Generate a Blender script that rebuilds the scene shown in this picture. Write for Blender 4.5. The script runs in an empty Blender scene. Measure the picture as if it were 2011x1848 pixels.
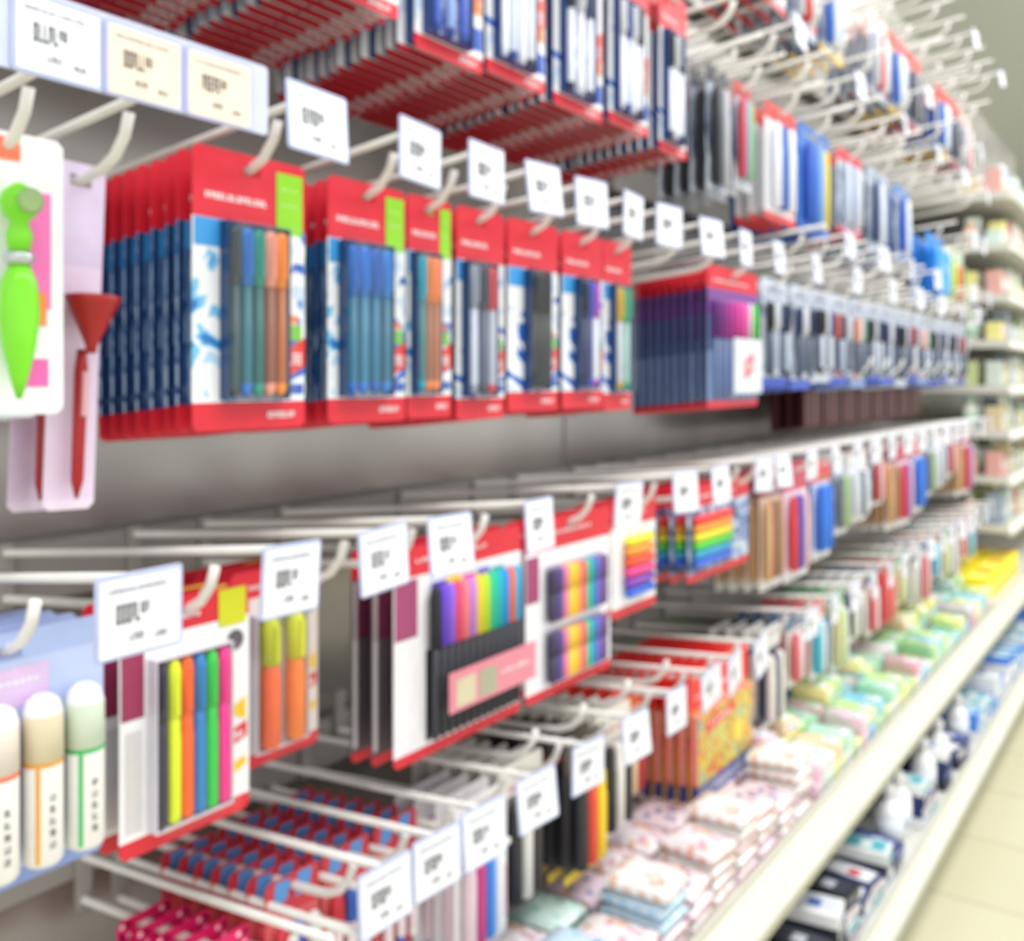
import bpy, math, random
from mathutils import Vector
random.seed(7)
scene = bpy.context.scene
COL = scene.collection
CZ = 1.04      # camera height
CX = 0.85

# ------------------------------------------------------------------ materials
def lin(h):
    h = h.lstrip('#'); o = []
    for i in (0, 2, 4):
        c = int(h[i:i+2], 16) / 255.0
        o.append(c / 12.92 if c <= 0.04045 else ((c + 0.055) / 1.055) ** 2.4)
    return (*o, 1.0)
_M = {}
def mat(h, rough=0.42, metal=0.0, em=0.0):
    k = ('p', h, rough, metal, em)
    if k in _M: return _M[k]
    m = bpy.data.materials.new('paint_' + h.strip('#')); m.use_nodes = True
    nt = m.node_tree; b = nt.nodes['Principled BSDF']
    b.inputs['Roughness'].default_value = rough
    b.inputs['Metallic'].default_value = metal
    n = nt.nodes.new('ShaderNodeTexNoise'); n.inputs['Scale'].default_value = 60
    tc = nt.nodes.new('ShaderNodeTexCoord')
    nt.links.new(tc.outputs['Object'], n.inputs['Vector'])
    hs = nt.nodes.new('ShaderNodeHueSaturation'); hs.inputs['Color'].default_value = lin(h)
    mr = nt.nodes.new('ShaderNodeMapRange'); mr.inputs['To Min'].default_value = .92; mr.inputs['To Max'].default_value = 1.08
    nt.links.new(n.outputs['Fac'], mr.inputs['Value']); nt.links.new(mr.outputs['Result'], hs.inputs['Value'])
    nt.links.new(hs.outputs['Color'], b.inputs['Base Color'])
    if em:
        b.inputs['Emission Color'].default_value = lin(h); b.inputs['Emission Strength'].default_value = em
    _M[k] = m; return m
def art(name, stops, scale=30, detail=2, stretch=(1, 1, 1), rough=.4):
    k = ('a', name)
    if k in _M: return _M[k]
    m = bpy.data.materials.new('artwork_' + name); m.use_nodes = True
    nt = m.node_tree; b = nt.nodes['Principled BSDF']; b.inputs['Roughness'].default_value = rough
    tc = nt.nodes.new('ShaderNodeTexCoord'); mp = nt.nodes.new('ShaderNodeMapping')
    mp.inputs['Scale'].default_value = stretch
    n = nt.nodes.new('ShaderNodeTexNoise'); n.inputs['Scale'].default_value = scale
    n.inputs['Detail'].default_value = detail; n.inputs['Distortion'].default_value = 1.2
    r = nt.nodes.new('ShaderNodeValToRGB'); r.color_ramp.interpolation = 'CONSTANT'
    while len(r.color_ramp.elements) < len(stops): r.color_ramp.elements.new(.5)
    for e, (p, c) in zip(r.color_ramp.elements, stops): e.position = p; e.color = lin(c)
    nt.links.new(tc.outputs['Object'], mp.inputs['Vector']); nt.links.new(mp.outputs['Vector'], n.inputs['Vector'])
    nt.links.new(n.outputs['Fac'], r.inputs['Fac']); nt.links.new(r.outputs['Color'], b.inputs['Base Color'])
    _M[k] = m; return m
def clear(name='clear_plastic', tint='#ffffff', fac=.05):
    k = ('c', name)
    if k in _M: return _M[k]
    m = bpy.data.materials.new(name); m.use_nodes = True; nt = m.node_tree
    nt.nodes.remove(nt.nodes['Principled BSDF'])
    t = nt.nodes.new('ShaderNodeBsdfTransparent'); t.inputs['Color'].default_value = lin(tint)
    g = nt.nodes.new('ShaderNodeBsdfGlossy'); g.inputs['Roughness'].default_value = .15
    mx = nt.nodes.new('ShaderNodeMixShader'); mx.inputs[0].default_value = fac
    nt.links.new(t.outputs[0], mx.inputs[1]); nt.links.new(g.outputs[0], mx.inputs[2])
    nt.links.new(mx.outputs[0], nt.nodes['Material Output'].inputs[0])
    _M[k] = m; return m

RED = mat('#da2438'); DRED = mat('#b8202e'); WHITE = mat('#f4f4f7'); OFFW = mat('#ebe8e4', .35)
GREEN = mat('#8fd426'); NAVY = mat('#1b2f63'); TXT = mat('#3c3e48'); PAPER = mat('#ebedf3', .6)
CREAM = mat('#f3e0cc', .6); HOLD = mat('#b8c0e4', .3)
SPLASH = art('blue_splash', [(0, '#2f7fd0'), (.40, '#7cc4f0'), (.47, '#f4f8fd'), (.62, '#b9dcf6'), (.68, '#3a6cc8')], 26)
SPLASH2 = art('white_wave', [(0, '#2a68c8'), (.40, '#f3f6fb'), (.60, '#cfe0f6'), (.68, '#3b76cd')], 22)
DENSE = art('navy_steel_edge_shade', [(0, '#1c3c78'), (.36, '#3a6cae'), (.46, '#28508e'), (.53, '#98b8e0'), (.60, '#2a5a9a'), (.65, '#b8d0ec')], 40, 1, (1, 3.5, .35))  # rear cards: pens, blister edges and side shadow painted as stripes
GREY_ART = art('grey_blue', [(0, '#3a4c78'), (.42, '#8fa3c8'), (.52, '#cdd6e8'), (.62, '#6278a6')], 24)
YEL_ART = art('yellow_green_drawing', [(0, '#c73c3c'), (.40, '#e8c83a'), (.46, '#d84a48'), (.50, '#a8c24a'), (.55, '#f0dc6a'), (.61, '#58a8a0'), (.66, '#5a78c0')], 48, 3)
CLEARP = art('clear_pen_mix', [(0, '#4a5878'), (.40, '#a8b4cc'), (.48, '#dfe5ee'), (.58, '#7a8aac'), (.64, '#c4cede')], 40, 2, (1, 1.5, .3))

# ------------------------------------------------------------------ mesh builder
class MB:
    def __init__(s):
        s.v = []; s.f = []; s.m = []; s.sm = []; s.mats = []; s.o = (0, 0, 0)
    def mi(s, m):
        if m not in s.mats: s.mats.append(m)
        return s.mats.index(m)
    def add(s, pts):
        b = len(s.v)
        for p in pts: s.v.append((p[0]+s.o[0], p[1]+s.o[1], p[2]+s.o[2]))
        return b
    def face(s, idx, m, smooth=False):
        s.f.append(tuple(idx)); s.m.append(s.mi(m)); s.sm.append(smooth)
    def poly(s, pts, m):
        b = s.add(pts); s.face(range(b, b+len(pts)), m)
    def quad(s, x, y0, y1, z0, z1, m):
        s.poly([(x, y0, z0), (x, y1, z0), (x, y1, z1), (x, y0, z1)], m)
    def prism(s, out, a0, a1, mf, ms=None, c=.0, axis='x', mb=None):
        ms = ms or mf; mb = mb or ms
        n = len(out); cy = sum(p[0] for p in out)/n; cz = sum(p[1] for p in out)/n
        hy = max(abs(p[0]-cy) for p in out); hz = max(abs(p[1]-cz) for p in out)
        def ring(a, ins):
            r = []
            for p in out:
                y = cy+(p[0]-cy)*max(0, 1-ins/max(hy, 1e-6)); z = cz+(p[1]-cz)*max(0, 1-ins/max(hz, 1e-6))
                r.append((a, y, z) if axis == 'x' else ((y, z, a) if axis == 'z' else (z, a, y)))
            return s.add(r)
        if c > 0: rs = [ring(a0, c), ring(a0+c, 0), ring(a1-c, 0), ring(a1, c)]
        else: rs = [ring(a0, 0), ring(a1, 0)]
        for k in range(len(rs)-1):
            for i in range(n):
                j = (i+1) % n
                s.face((rs[k]+i, rs[k]+j, rs[k+1]+j, rs[k+1]+i), ms)
        s.face([rs[0]+i for i in reversed(range(n))], mb)
        s.face([rs[-1]+i for i in range(n)], mf)
    def box(s, x0, x1, y0, y1, z0, z1, m, c=0, mf=None):
        s.prism([(y0, z0), (y1, z0), (y1, z1), (y0, z1)], x0, x1, mf or m, m, c)
    def lathe(s, prof, m, cx=0, cy=0, cz=0, n=12, axis='z', sq=1.0, mats=None):
        rs = []
        for (a, r) in prof:
            ring = []
            for i in range(n):
                t = 2*math.pi*i/n
                u = r*math.cos(t); w = r*math.sin(t)*sq
                if axis == 'z': ring.append((cx+u, cy+w, cz+a))
                elif axis == 'x': ring.append((cx+a, cy+u, cz+w))
                else: ring.append((cx+u, cy+a, cz+w))
            rs.append(s.add(ring))
        for k in range(len(rs)-1):
            mm = mats[k] if mats else m
            for i in range(n):
                j = (i+1) % n
                s.face((rs[k]+i, rs[k]+j, rs[k+1]+j, rs[k+1]+i), mm, True)
        s.face([rs[0]+i for i in reversed(range(n))], mats[0] if mats else m)
        s.face([rs[-1]+i for i in range(n)], mats[-1] if mats else m)
    def tube(s, path, r, m, n=8):
        P = [Vector(p) for p in path]; rs = []
        for i, p in enumerate(P):
            d = (P[min(i+1, len(P)-1)]-P[max(i-1, 0)]).normalized()
            up = Vector((0, 1, 0)) if abs(d.y) < .9 else Vector((0, 0, 1))
            a = d.cross(up).normalized(); b = d.cross(a).normalized()
            rs.append(s.add([tuple(p+a*r*math.cos(2*math.pi*k/n)+b*r*math.sin(2*math.pi*k/n)) for k in range(n)]))
        for k in range(len(rs)-1):
            for i in range(n):
                j = (i+1) % n
                s.face((rs[k]+i, rs[k]+j, rs[k+1]+j, rs[k+1]+i), m, True)
        s.face([rs[0]+i for i in range(n)], m); s.face([rs[-1]+i for i in range(n)], m)
    def mesh(s, name):
        me = bpy.data.meshes.new(name); me.from_pydata(s.v, [], s.f)
        for m in s.mats: me.materials.append(m)
        me.polygons.foreach_set('material_index', s.m)
        me.polygons.foreach_set('use_smooth', s.sm)
        me.update(); return me
def rrect(y0, y1, z0, z1, r, n=3):
    o = []
    for (cy, cz, a) in ((y1-r, z1-r, 0), (y0+r, z1-r, 90), (y0+r, z0+r, 180), (y1-r, z0+r, 270)):
        for i in range(n+1):
            t = math.radians(a+90*i/n); o.append((cy+r*math.cos(t), cz+r*math.sin(t)))
    return o
def glyphs(mb, y0, y1, zc, h, m, x, seed=1, n=8):
    r = random.Random(seed); w = (y1-y0)/n
    for i in range(n):
        a = y0+i*w; b = a+w*.72; t = w*.26
        mb.quad(x, a, a+t, zc-h/2, zc+h/2, m)
        k = r.randint(0, 3)
        if k != 1: mb.quad(x, a+t, b, zc+h/2-h*.2, zc+h/2, m)
        if k != 2: mb.quad(x, a+t, b, zc-h/2, zc-h/2+h*.2, m)
        if k in (0, 2): mb.quad(x, b-t, b, zc-h/2+h*.2, zc+h/2-h*.2, m)
        if k == 3: mb.quad(x, a+t, b, zc-h*.1, zc+h*.1, m)

class Pack:
    def __init__(s, detail=True):
        s.detail = detail; s.parts = []; s.base = MB() if not detail else None
    def part(s, name, loc=(0, 0, 0), parent=None):
        if s.detail:
            p = MB(); p.info = (name, loc, parent); s.parts.append(p); return p
        b = s.base
        q = MB(); q.v = b.v; q.f = b.f; q.m = b.m; q.sm = b.sm; q.mats = b.mats
        po = parent.o if parent else (0, 0, 0)
        q.o = tuple(po[i]+loc[i] for i in range(3)); return q
    def bake(s, name):
        s.name = name
        if s.detail:
            for p in s.parts: p.me = p.mesh(p.info[0])
        else: s.me = s.base.mesh(name)
        return s
def place(pk, loc, rot=(0, 0, 0), label='', category='', group=None):
    if pk.detail:
        root = bpy.data.objects.new(pk.name, None); root.empty_display_size = .02
        made = {}
        for p in pk.parts:
            ob = bpy.data.objects.new(p.info[0], p.me); ob.location = p.info[1]
            made[id(p)] = ob
            ob.parent = made[id(p.info[2])] if p.info[2] is not None else root
            COL.objects.link(ob)
    else:
        root = bpy.data.objects.new(pk.name, pk.me)
    root.location = loc; root.rotation_euler = rot
    COL.objects.link(root)
    root['label'] = label; root['category'] = category
    if group: root['group'] = group
    return root
def simple(name, mb, loc=(0, 0, 0), rot=(0, 0, 0), label='', category='', group=None, parent=None, kind=None):
    me = mb if isinstance(mb, bpy.types.Mesh) else mb.mesh(name)
    ob = bpy.data.objects.new(name, me); ob.location = loc; ob.rotation_euler = rot
    COL.objects.link(ob)
    if parent: ob.parent = parent
    if label: ob['label'] = label
    if category: ob['category'] = category
    if group: ob['group'] = group
    if kind: ob['kind'] = kind
    return ob

# ------------------------------------------------------------------ pack writers  (x out of the shelf, y along it, z up, origin = hang hole)
TOP = .012
def card(mb, W, H, hf, ff, mh, mbod, mfo, thk=.0012, c=.004):
    z = [TOP, TOP-c, .004, -.004, TOP-hf*H, TOP-(1-ff)*H, TOP-H+c, TOP-H]
    if z[4] > -.006: z[4] = -.006
    if z[5] < z[6]+.0005: z[5] = z[6]+.0005
    y = [-W/2, -W/2+c, -.008, .008, W/2-c, W/2]
    fm = [mh, mh, mh, mh, mbod, mfo, mfo]
    cells = []
    for i in range(7):
        for j in range(5):
            if i == 2 and j == 2: continue
            a, b, cc, d = (i, j), (i, j+1), (i+1, j+1), (i+1, j)
            q = [d, cc, b, a]
            if i == 0 and j == 0: q = [d, cc, b]
            if i == 0 and j == 4: q = [d, cc, a]
            if i == 6 and j == 0: q = [cc, b, a]
            if i == 6 and j == 4: q = [d, b, a]
            cells.append((q, fm[i]))
    idx = {}; pts = []
    for q, _ in cells:
        for k in q:
            if k not in idx: idx[k] = len(pts); pts.append((0, y[k[1]], z[k[0]]))
    f0 = mb.add(pts); b0 = mb.add([(-thk, p[1], p[2]) for p in pts])
    edges = {}
    for q, m in cells:
        ii = [idx[k] for k in q]
        mb.face([f0+i for i in ii], m); mb.face([b0+i for i in reversed(ii)], m)
        for a, b in zip(ii, ii[1:]+ii[:1]):
            if (b, a) in edges: edges.pop((b, a))
            else: edges[(a, b)] = m
    for (a, b), m in edges.items(): mb.face((f0+b, f0+a, b0+a, b0+b), m)
def pen(pk, y, z0, L, r, cap, body, x=None, capf=.34, end=None, clip=True):
    x = r+.0012 if x is None else x
    b = pk.part('pen', (x, y, z0)); n = 10
    b.lathe([(0, r*.35), (.004, r*.8), (.010, r*.92), (L*(1-capf)+.004, r*.92)], mat(body), n=n, mats=[mat(end or cap), mat(end or cap), mat(body)])
    c = pk.part('pen_cap', (0, 0, L*(1-capf)), b)
    c.lathe([(0, r), (L*capf*.85, r), (L*capf*.97, r*.75), (L*capf, r*.4)], mat(cap), n=n)
    if clip: c.box(r*.9, r*1.35, -r*.25, r*.25, L*capf*.15, L*capf*.95, mat(cap), .0004)
def blister(pk, y0, y1, z0, z1, d, film, tint='#5f86c0'):
    b = pk.part('blister_tray'); t = .0012; m = mat(tint, .2)
    b.box(.0002, d*.55, y0, y0+t, z0, z1, m); b.box(.0002, d*.55, y1-t, y1, z0, z1, m)
    b.box(.0002, d*.55, y0+t, y1-t, z0, z0+t, m); b.box(.0002, d*.55, y0+t, y1-t, z1-t, z1, m)
    if film:
        f = pk.part('blister_window')
        f.poly([(d, y0, z0), (d, y1, z0), (d, y1, z1), (d, y0, z1)], clear())
        f.poly([(d, y0, z0), (d*.55, y0, z0), (d*.55, y0, z1), (d, y0, z1)], clear())
        f.poly([(d, y1, z0), (d*.55, y1, z0), (d*.55, y1, z1), (d, y1, z1)], clear())
def logo(mb, y, z, w, h, m, x=.0006, tilt=.25, seed=3):
    k = h*tilt
    mb.poly([(x, y-w/2, z-h/2-k), (x, y+w/2, z-h/2+k), (x, y+w/2, z+h/2+k), (x, y-w/2, z+h/2-k)], m)
    glyphs(mb, y-w*.35, y+w*.35, z, h*.4, WHITE, x+.0003, seed, 5)

def pk_fine(W, H, pens, detail, film, green=True, artm=None, r=.0056, artr=None, logocol='#e23a2c', py=(.22, .80), foot=.10, headf=.25, back=None, bigo=False, tray='#5f86c0', backfoot=None, hand=1):
    pk = Pack(detail); c = pk.part('backing_card')
    am = (artm or SPLASH) if (film or back is None) else back
    if not film and backfoot: foot = backfoot
    card(c, W, H, headf, foot, RED, am, RED if film else DRED if backfoot else RED)
    zt = lambda f: TOP-f*H
    ya = -W/2+py[0]*W; yb = -W/2+py[1]*W
    c.quad(.0004, -W/2+.001, ya, zt(headf+.10), zt(headf)-.0003, mat('#3a9ae0') if not bigo else mat('#e8eef8'))
    if not film and back is not None:
        c.quad(.0006, -W/2+.001, -W/2+.006, zt(1-foot), zt(headf)-.0003, mat('#1c3868'))
    c.quad(.0004, yb, W/2-.001, zt(1-foot)+.0005, zt(headf)-.0005, artr or SPLASH2)
    if bigo:
        logo(c, (yb+W/2)/2, zt(.62), (W/2-yb)*.95, H*.16, mat('#f4603a'))
        c.quad(.0007, yb+.002, W/2-.003, zt(.74), zt(.68), mat('#f08a2c'))
        c.quad(.0007, yb+.001, W/2-.002, zt(.90), zt(.80), mat('#2a5cc8'))
    else:
        logo(c, (yb+W/2)/2, zt(.74), (W/2-yb)*.95, H*.11, mat(logocol))
        c.quad(.0006, yb+.002, W/2-.004, zt(.67), zt(.61), mat('#7cc43a'))
        c.quad(.0006, yb+.004, W/2-.008, zt(.605), zt(.575), mat('#f08a2c'))
        c.quad(.0006, yb+.001, W/2-.002, zt(.875), zt(.835), mat('#2a5cb8'))
    glyphs(c, -W*.40, W*.14, zt(headf*.68), H*.022, WHITE, .0005, 5, 14)
    glyphs(c, W*.14, W*.40, zt(1-foot/2), H*.022, WHITE, .0005, 6, 8)
    if green:
        c.quad(.0006, W*.22, W*.47, zt(headf+.02), zt(.04), GREEN)
        glyphs(c, W*.26, W*.43, zt(.1), H*.010, mat('#c8f08a'), .0008, 9, 7)
        glyphs(c, W*.26, W*.43, zt(.16), H*.010, mat('#c8f08a'), .0008, 10, 7)
    n = len(pens); sp = (yb-ya-.004)/n; rr = min(r, sp*.48)
    z0 = zt(1-foot)+.004; L = (zt(headf)-.004)-z0
    blister(pk, ya, yb, z0-.0025, z0+L+.0025, 2*rr*1.35+.003, film, tray)
    for i, (cp, bd) in enumerate(pens):
        pen(pk, ya+.002+sp*(i+.5), z0, L-.001, rr, cp, bd)
    return pk.bake('pen_pack')

def pk_hilite(W, H, cols, detail, film, plum='#9a3058', body=None, tab=True):
    pk = Pack(detail); c = pk.part('backing_card'); zt = lambda f: TOP-f*H
    card(c, W, H, .14, .07, RED, mat(body) if body else WHITE, RED)
    c.quad(.0004, -W/2+.001, -W/2+W*.17, zt(.45), zt(.15), mat(plum))
    c.quad(.0004, -W/2+W*.04, -W/2+W*.15, zt(.9), zt(.5), mat('#d9d4d6'))
    glyphs(c, -W*.4, W*.1, zt(.085), H*.020, WHITE, .0005, 4, 12)
    if tab: c.quad(.0006, W*.24, W*.47, zt(.17), zt(.01), mat('#d2d41e'))
    c.poly([(.0005, W*.30, zt(.55)), (.0005, W*.47, zt(.60)), (.0005, W*.47, zt(.50))], mat('#f2c400'))
    logo(c, W*.38, zt(.66), W*.2, H*.07, RED)
    c.poly([(.0005, W*.28, zt(.85)), (.0005, W*.47, zt(.80)), (.0005, W*.47, zt(.76)), (.0005, W*.30, zt(.79))], mat('#f2c400'))
    c.lathe([(0, H*.045), (.0006, H*.045)], mat('#5b5560'), cx=.0003, cy=W*.38, cz=zt(.24), n=14, axis='x')
    ya, yb = -W*.30, W*.28; n = len(cols); sp = (yb-ya)/n
    z0 = zt(.925)+.004; z1 = zt(.24)
    L = z1-z0
    for i, col in enumerate(cols):
        lo, hi = col if isinstance(col, tuple) else (col, col)
        r = min(sp*.485, .0085)
        b = pk.part('highlighter', (r+.0016, ya+sp*(i+.5), z0))
        b.lathe([(0, r*.7), (.003, r), (L*.50, r), (L*.56, r*.9), (L*.64, r*.88)], mat(lo, .5), n=12, sq=.98)
        cp = pk.part('highlighter_cap', (0, 0, L*.64), b)
        cp.lathe([(0, r*.95), (L*.28, r*.98), (L*.33, r*.8), (L*.36, r*.5)], mat(hi, .5), n=12, sq=.98)
        cp.box(r*.8, r*1.2, -r*.3, r*.3, L*.02, L*.30, mat(hi, .5), .0005)
    blister(pk, ya-.001, yb+.001, z0-.003, z1+.003, .020, film, '#d8d4e0')
    return pk.bake('highlighter_pack')

def pk_whitemark(W, H, detail, film):
    pk = Pack(detail); c = pk.part('backing_card'); zt = lambda f: TOP-f*H
    card(c, W, H, .10, .06, mat('#a9bae6'), mat('#bccaee'), mat('#8ba2de'))
    c.quad(.0004, -W*.2, W*.2, zt(.30), zt(.14), mat('#dcc0e4'))
    glyphs(c, -W*.16, W*.16, zt(.2), H*.02, WHITE, .0007, 14, 9)
    cols = ['#3a6cc8', '#f07050', '#e2a23a', '#3fb864']; caps = ['#e4e8f0', '#f0e4dc', '#e8dcc0', '#dcead8']
    sp = W*.22; z0 = zt(.93)+.003; L = H*.66
    for i, col in enumerate(cols):
        r = sp*.43; b = pk.part('marker', (r+.0015, -W*.45+sp*(i+.55), z0))
        b.lathe([(0, r*.8), (.003, r), (L*.60, r), (L*.63, r)], WHITE, n=14, mats=[mat('#e8e8ec'), mat('#f4f2f0'), mat(col)])
        b.box(r*.72, r*.80, -r*.78, -r*.5, .004, L*.6, mat(col))
        for q in range(5): glyphs(b, -r*.16, r*.16, L*(.14+.07*q), L*.04, TXT, r*1.03, i+20+q, 3)
        cp = pk.part('marker_cap', (0, 0, L*.63), b)
        cp.lathe([(0, r*1.02), (L*.27, r), (L*.34, r*.8), (L*.37, r*.45)], WHITE, n=14, mats=[mat(caps[i]), WHITE, WHITE])
    return pk.bake('marker_pack')

def pk_fineset(W, H, detail, film):
    pk = Pack(detail); c = pk.part('backing_card'); zt = lambda f: TOP-f*H
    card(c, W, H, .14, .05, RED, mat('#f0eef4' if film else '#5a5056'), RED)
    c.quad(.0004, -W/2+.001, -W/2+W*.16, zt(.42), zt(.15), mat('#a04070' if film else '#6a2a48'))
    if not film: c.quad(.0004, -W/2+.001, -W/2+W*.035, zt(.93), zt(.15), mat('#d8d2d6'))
    glyphs(c, -W*.35, W*.2, zt(.07), H*.018, WHITE, .0005, 4, 14)
    c.quad(.0004, -W*.28, W*.47, zt(.93), zt(.50), mat('#22222a'))
    cols = ['#1e1e28', '#6a48d8', '#9a68e8', '#f05078', '#f88898', '#c888e8', '#f8dc3a', '#c0e83a', '#38d0a0', '#20c0c8', '#2898f0', '#f87858', '#3ab8f0']
    n = len(cols); sp = W*.72/n; z0 = zt(.92); L = H*.72
    for i, col in enumerate(cols):
        r = sp*.48; b = pk.part('fineliner', (r+.002, -W*.28+sp*(i+.5), z0))
        b.lathe([(0, r*.5), (.004, r*.8), (L*.62, r*.8)], mat('#34343c'), n=8)
        cp = pk.part('fineliner_cap', (0, 0, L*.60), b)
        cp.lathe([(0, r), (L*.33, r), (L*.38, r*.75), (L*.40, r*.4)], mat(col, .5), n=8)
    s = pk.part('printed_sleeve')
    s.box(2*sp+.001, 2*sp+.002, -W*.25, W*.47, zt(.79), zt(.60), mat('#e0889a'))
    s.quad(2*sp+.0023, -W*.20, -W*.05, zt(.77), zt(.64), mat('#cfc6a8'))
    s.quad(2*sp+.0023, -W*.02, W*.12, zt(.77), zt(.64), mat('#a8a890'))
    glyphs(s, W*.16, W*.42, zt(.69), H*.02, WHITE, 2*sp+.0025, 8, 9)
    w = pk.part('top_artwork', (0, 0, 0))
    for q, (a, b2, col) in enumerate(((-.24, -.13, '#5a48b8'), (-.12, -.02, '#f8d83a'), (0, .10, '#e060b0'), (.12, .22, '#8868d8'), (.24, .34, '#38c0a8'))):
        w.quad(.0006, W*a, W*b2, zt(.25), zt(.19-.01*(q % 2)), mat(col))
    return pk.bake('fineliner_set')

def pk_tworow(W, H, detail, film):
    pk = Pack(detail); c = pk.part('backing_card'); zt = lambda f: TOP-f*H
    card(c, W, H, .18, .05, RED, mat('#f2f1f8'), RED)
    c.quad(.0004, -W/2+.001, -W*.36, zt(.45), zt(.2), mat('#a04070'))
    glyphs(c, -W*.35, W*.25, zt(.09), H*.018, WHITE, .0005, 4, 14)
    logo(c, W*.44, zt(.68), W*.09, H*.06, RED)
    cols = ['#43385a', '#5a4a96', '#f088a0', '#f8d83a', '#f8b84a', '#f06a78', '#4ac898', '#3a88d0', '#7a5ab0', '#705080']
    n = len(cols); sp = W*.68/n
    for row, (f0, f1) in enumerate(((.58, .28), (.92, .64))):
        z0 = zt(f0); L = zt(f1)-z0
        c.quad(.0004, -W*.31, W*.38, z0-.002, z0+L+.002, mat('#c8c6d4'))
        for i, col in enumerate(cols):
            r = sp*.46; b = pk.part('felt_pen', (r+.0012, -W*.30+sp*(i+.5), z0))
            b.lathe([(0, r*.5), (.003, r*.9), (L*.55, r*.9)], mat(col), n=8)
            cp = pk.part('felt_pen_cap', (0, 0, L*.55), b)
            cp.lathe([(0, r), (L*.40, r), (L*.45, r*.5)], mat(col), n=8)
    return pk.bake('felt_pen_set')

def pk_rainbow(W, H, detail, film, white=False, head=RED):
    pk = Pack(detail); c = pk.part('backing_card'); zt = lambda f: TOP-f*H
    card(c, W, H, .22, .08, head, WHITE if white else GREY_ART, RED)
    glyphs(c, -W*.35, W*.25, zt(.12), H*.03, WHITE, .0005, 4, 12)
    cols = ['#f8e83a', '#f8a03a', '#f85a3a', '#f84a98', '#8a4ac0', '#3a6ae0'] if white else ['#f83a3a', '#f8a03a', '#f8ea3a', '#58d84a', '#38a8d8', '#3a6ae0']
    z1 = zt(.30); z0 = zt(.84); h = (z1-z0)/len(cols)
    x0 = -W*.28 if white else -W*.46
    for i, col in enumerate(cols):
        b = pk.part('crayon', (h*.5+.0012, x0, z1-h*(i+.5)))
        b.lathe([(0, h*.2), (.004, h*.48), (W*.55, h*.48), (W*.57, h*.3)], mat(col), n=8, axis='y')
    for k in range(4): c.quad(.0005, W*.33, W*.46, zt(.36+.12*k), zt(.31+.12*k), mat('#6a8ad0'))
    return pk.bake('crayon_pack')

def pk_calc(W, H, detail, film):
    pk = Pack(detail); c = pk.part('backing_card'); zt = lambda f: TOP-f*H
    card(c, W, H, .16, .05, RED, mat('#5a6a98'), RED)
    c.quad(.0003, -W*.495, W*.495, zt(.34), zt(.162), mat('#7a4298')); c.quad(.0003, -W*.495, W*.495, zt(.94), zt(.60), mat('#8aa0c8'))
    glyphs(c, -W*.4, W*.3, zt(.10), H*.018, WHITE, .0005, 4, 16)
    caps = ['#6a2a80', '#8a3a98', '#b040a0', '#d040a8', '#f050b0', '#ff60c0', '#f4d8e8', '#58e858']
    n = len(caps); sp = W*.9/n; z0 = zt(.94); L = H*.72
    for i, col in enumerate(caps):
        r = .0050; b = pk.part('felt_pen', (r+.0004, -W*.46+sp*(i+.5)*1.0, z0))
        b.lathe([(0, r*.5), (.004, r*.85), (L*.6, r*.85)], mat('#6a7ca8' if i < 3 else '#9fb6d8'), n=8)
        cp = pk.part('felt_pen_cap', (0, 0, L*.6), b)
        cp.lathe([(0, r), (L*.33, r), (L*.38, r*.5)], mat(col), n=8)
    s = pk.part('printed_sleeve'); s.box(.0106, .0112, -W*.12, W*.46, zt(.90), zt(.50), mat('#dde3ee'))
    logo(s, W*.18, zt(.70), W*.2, H*.14, mat('#d8606a'), .0114)
    return pk.bake('felt_pen_set')

def pk_ball(W, H, detail, film, pens=('#20242e', '#3a4a78', '#20242e'), foot='#2a4ab0', head='#c8d0e0', bg=None, bodyc='#aab4c8'):
    pk = Pack(detail); c = pk.part('backing_card'); zt = lambda f: TOP-f*H
    card(c, W, H, .16, .09, mat(head), CLEARP, mat(foot))
    glyphs(c, -W*.35, W*.35, zt(.11), H*.025, mat('#5a6aa8'), .0005, 4, 9)
    n = len(pens); sp = W*.86/n
    for i, col in enumerate(pens):
        r = min(.0062, sp*.42); pen(pk, -W*.43+sp*(i+.5), zt(.90), H*.68, r, col, bodyc if i % 2 else '#4a5468', capf=.4)
    return pk.bake('ballpoint_pack')

def pk_crayonbox(W, H, detail, film):
    pk = Pack(detail); c = pk.part('backing_card'); zt = lambda f: TOP-f*H
    card(c, W, H, .30, .02, mat('#f42c2c'), YEL_ART, NAVY)
    b = pk.part('carton')
    b.prism(rrect(-W*.465, W*.48, zt(.84), zt(.32), .003), .0004, .011, YEL_ART, mat('#e8988c'), .001)
    b.prism(rrect(-W*.465, W*.48, zt(.98), zt(.843), .003), .0004, .011, mat('#6878b0'), mat('#3a4a90'), .001)
    c.quad(.0003, -W*.5, -W*.468, zt(.84), zt(.262), mat('#d84a3a'))
    logo(b, -W*.1, zt(.42), W*.5, H*.08, mat('#e84040'), .0114)
    c.lathe([(0, H*.09), (.0006, H*.09)], mat('#f0d84a'), cx=.0112, cy=W*.2, cz=zt(.62), n=14, axis='x')
    glyphs(b, -W*.3, W*.3, zt(.91), H*.04, WHITE, .0114, 4, 8)
    glyphs(c, -W*.4, W*.3, zt(.21), H*.03, WHITE, .0005, 4, 12)
    return pk.bake('colour_pencil_box')

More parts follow.
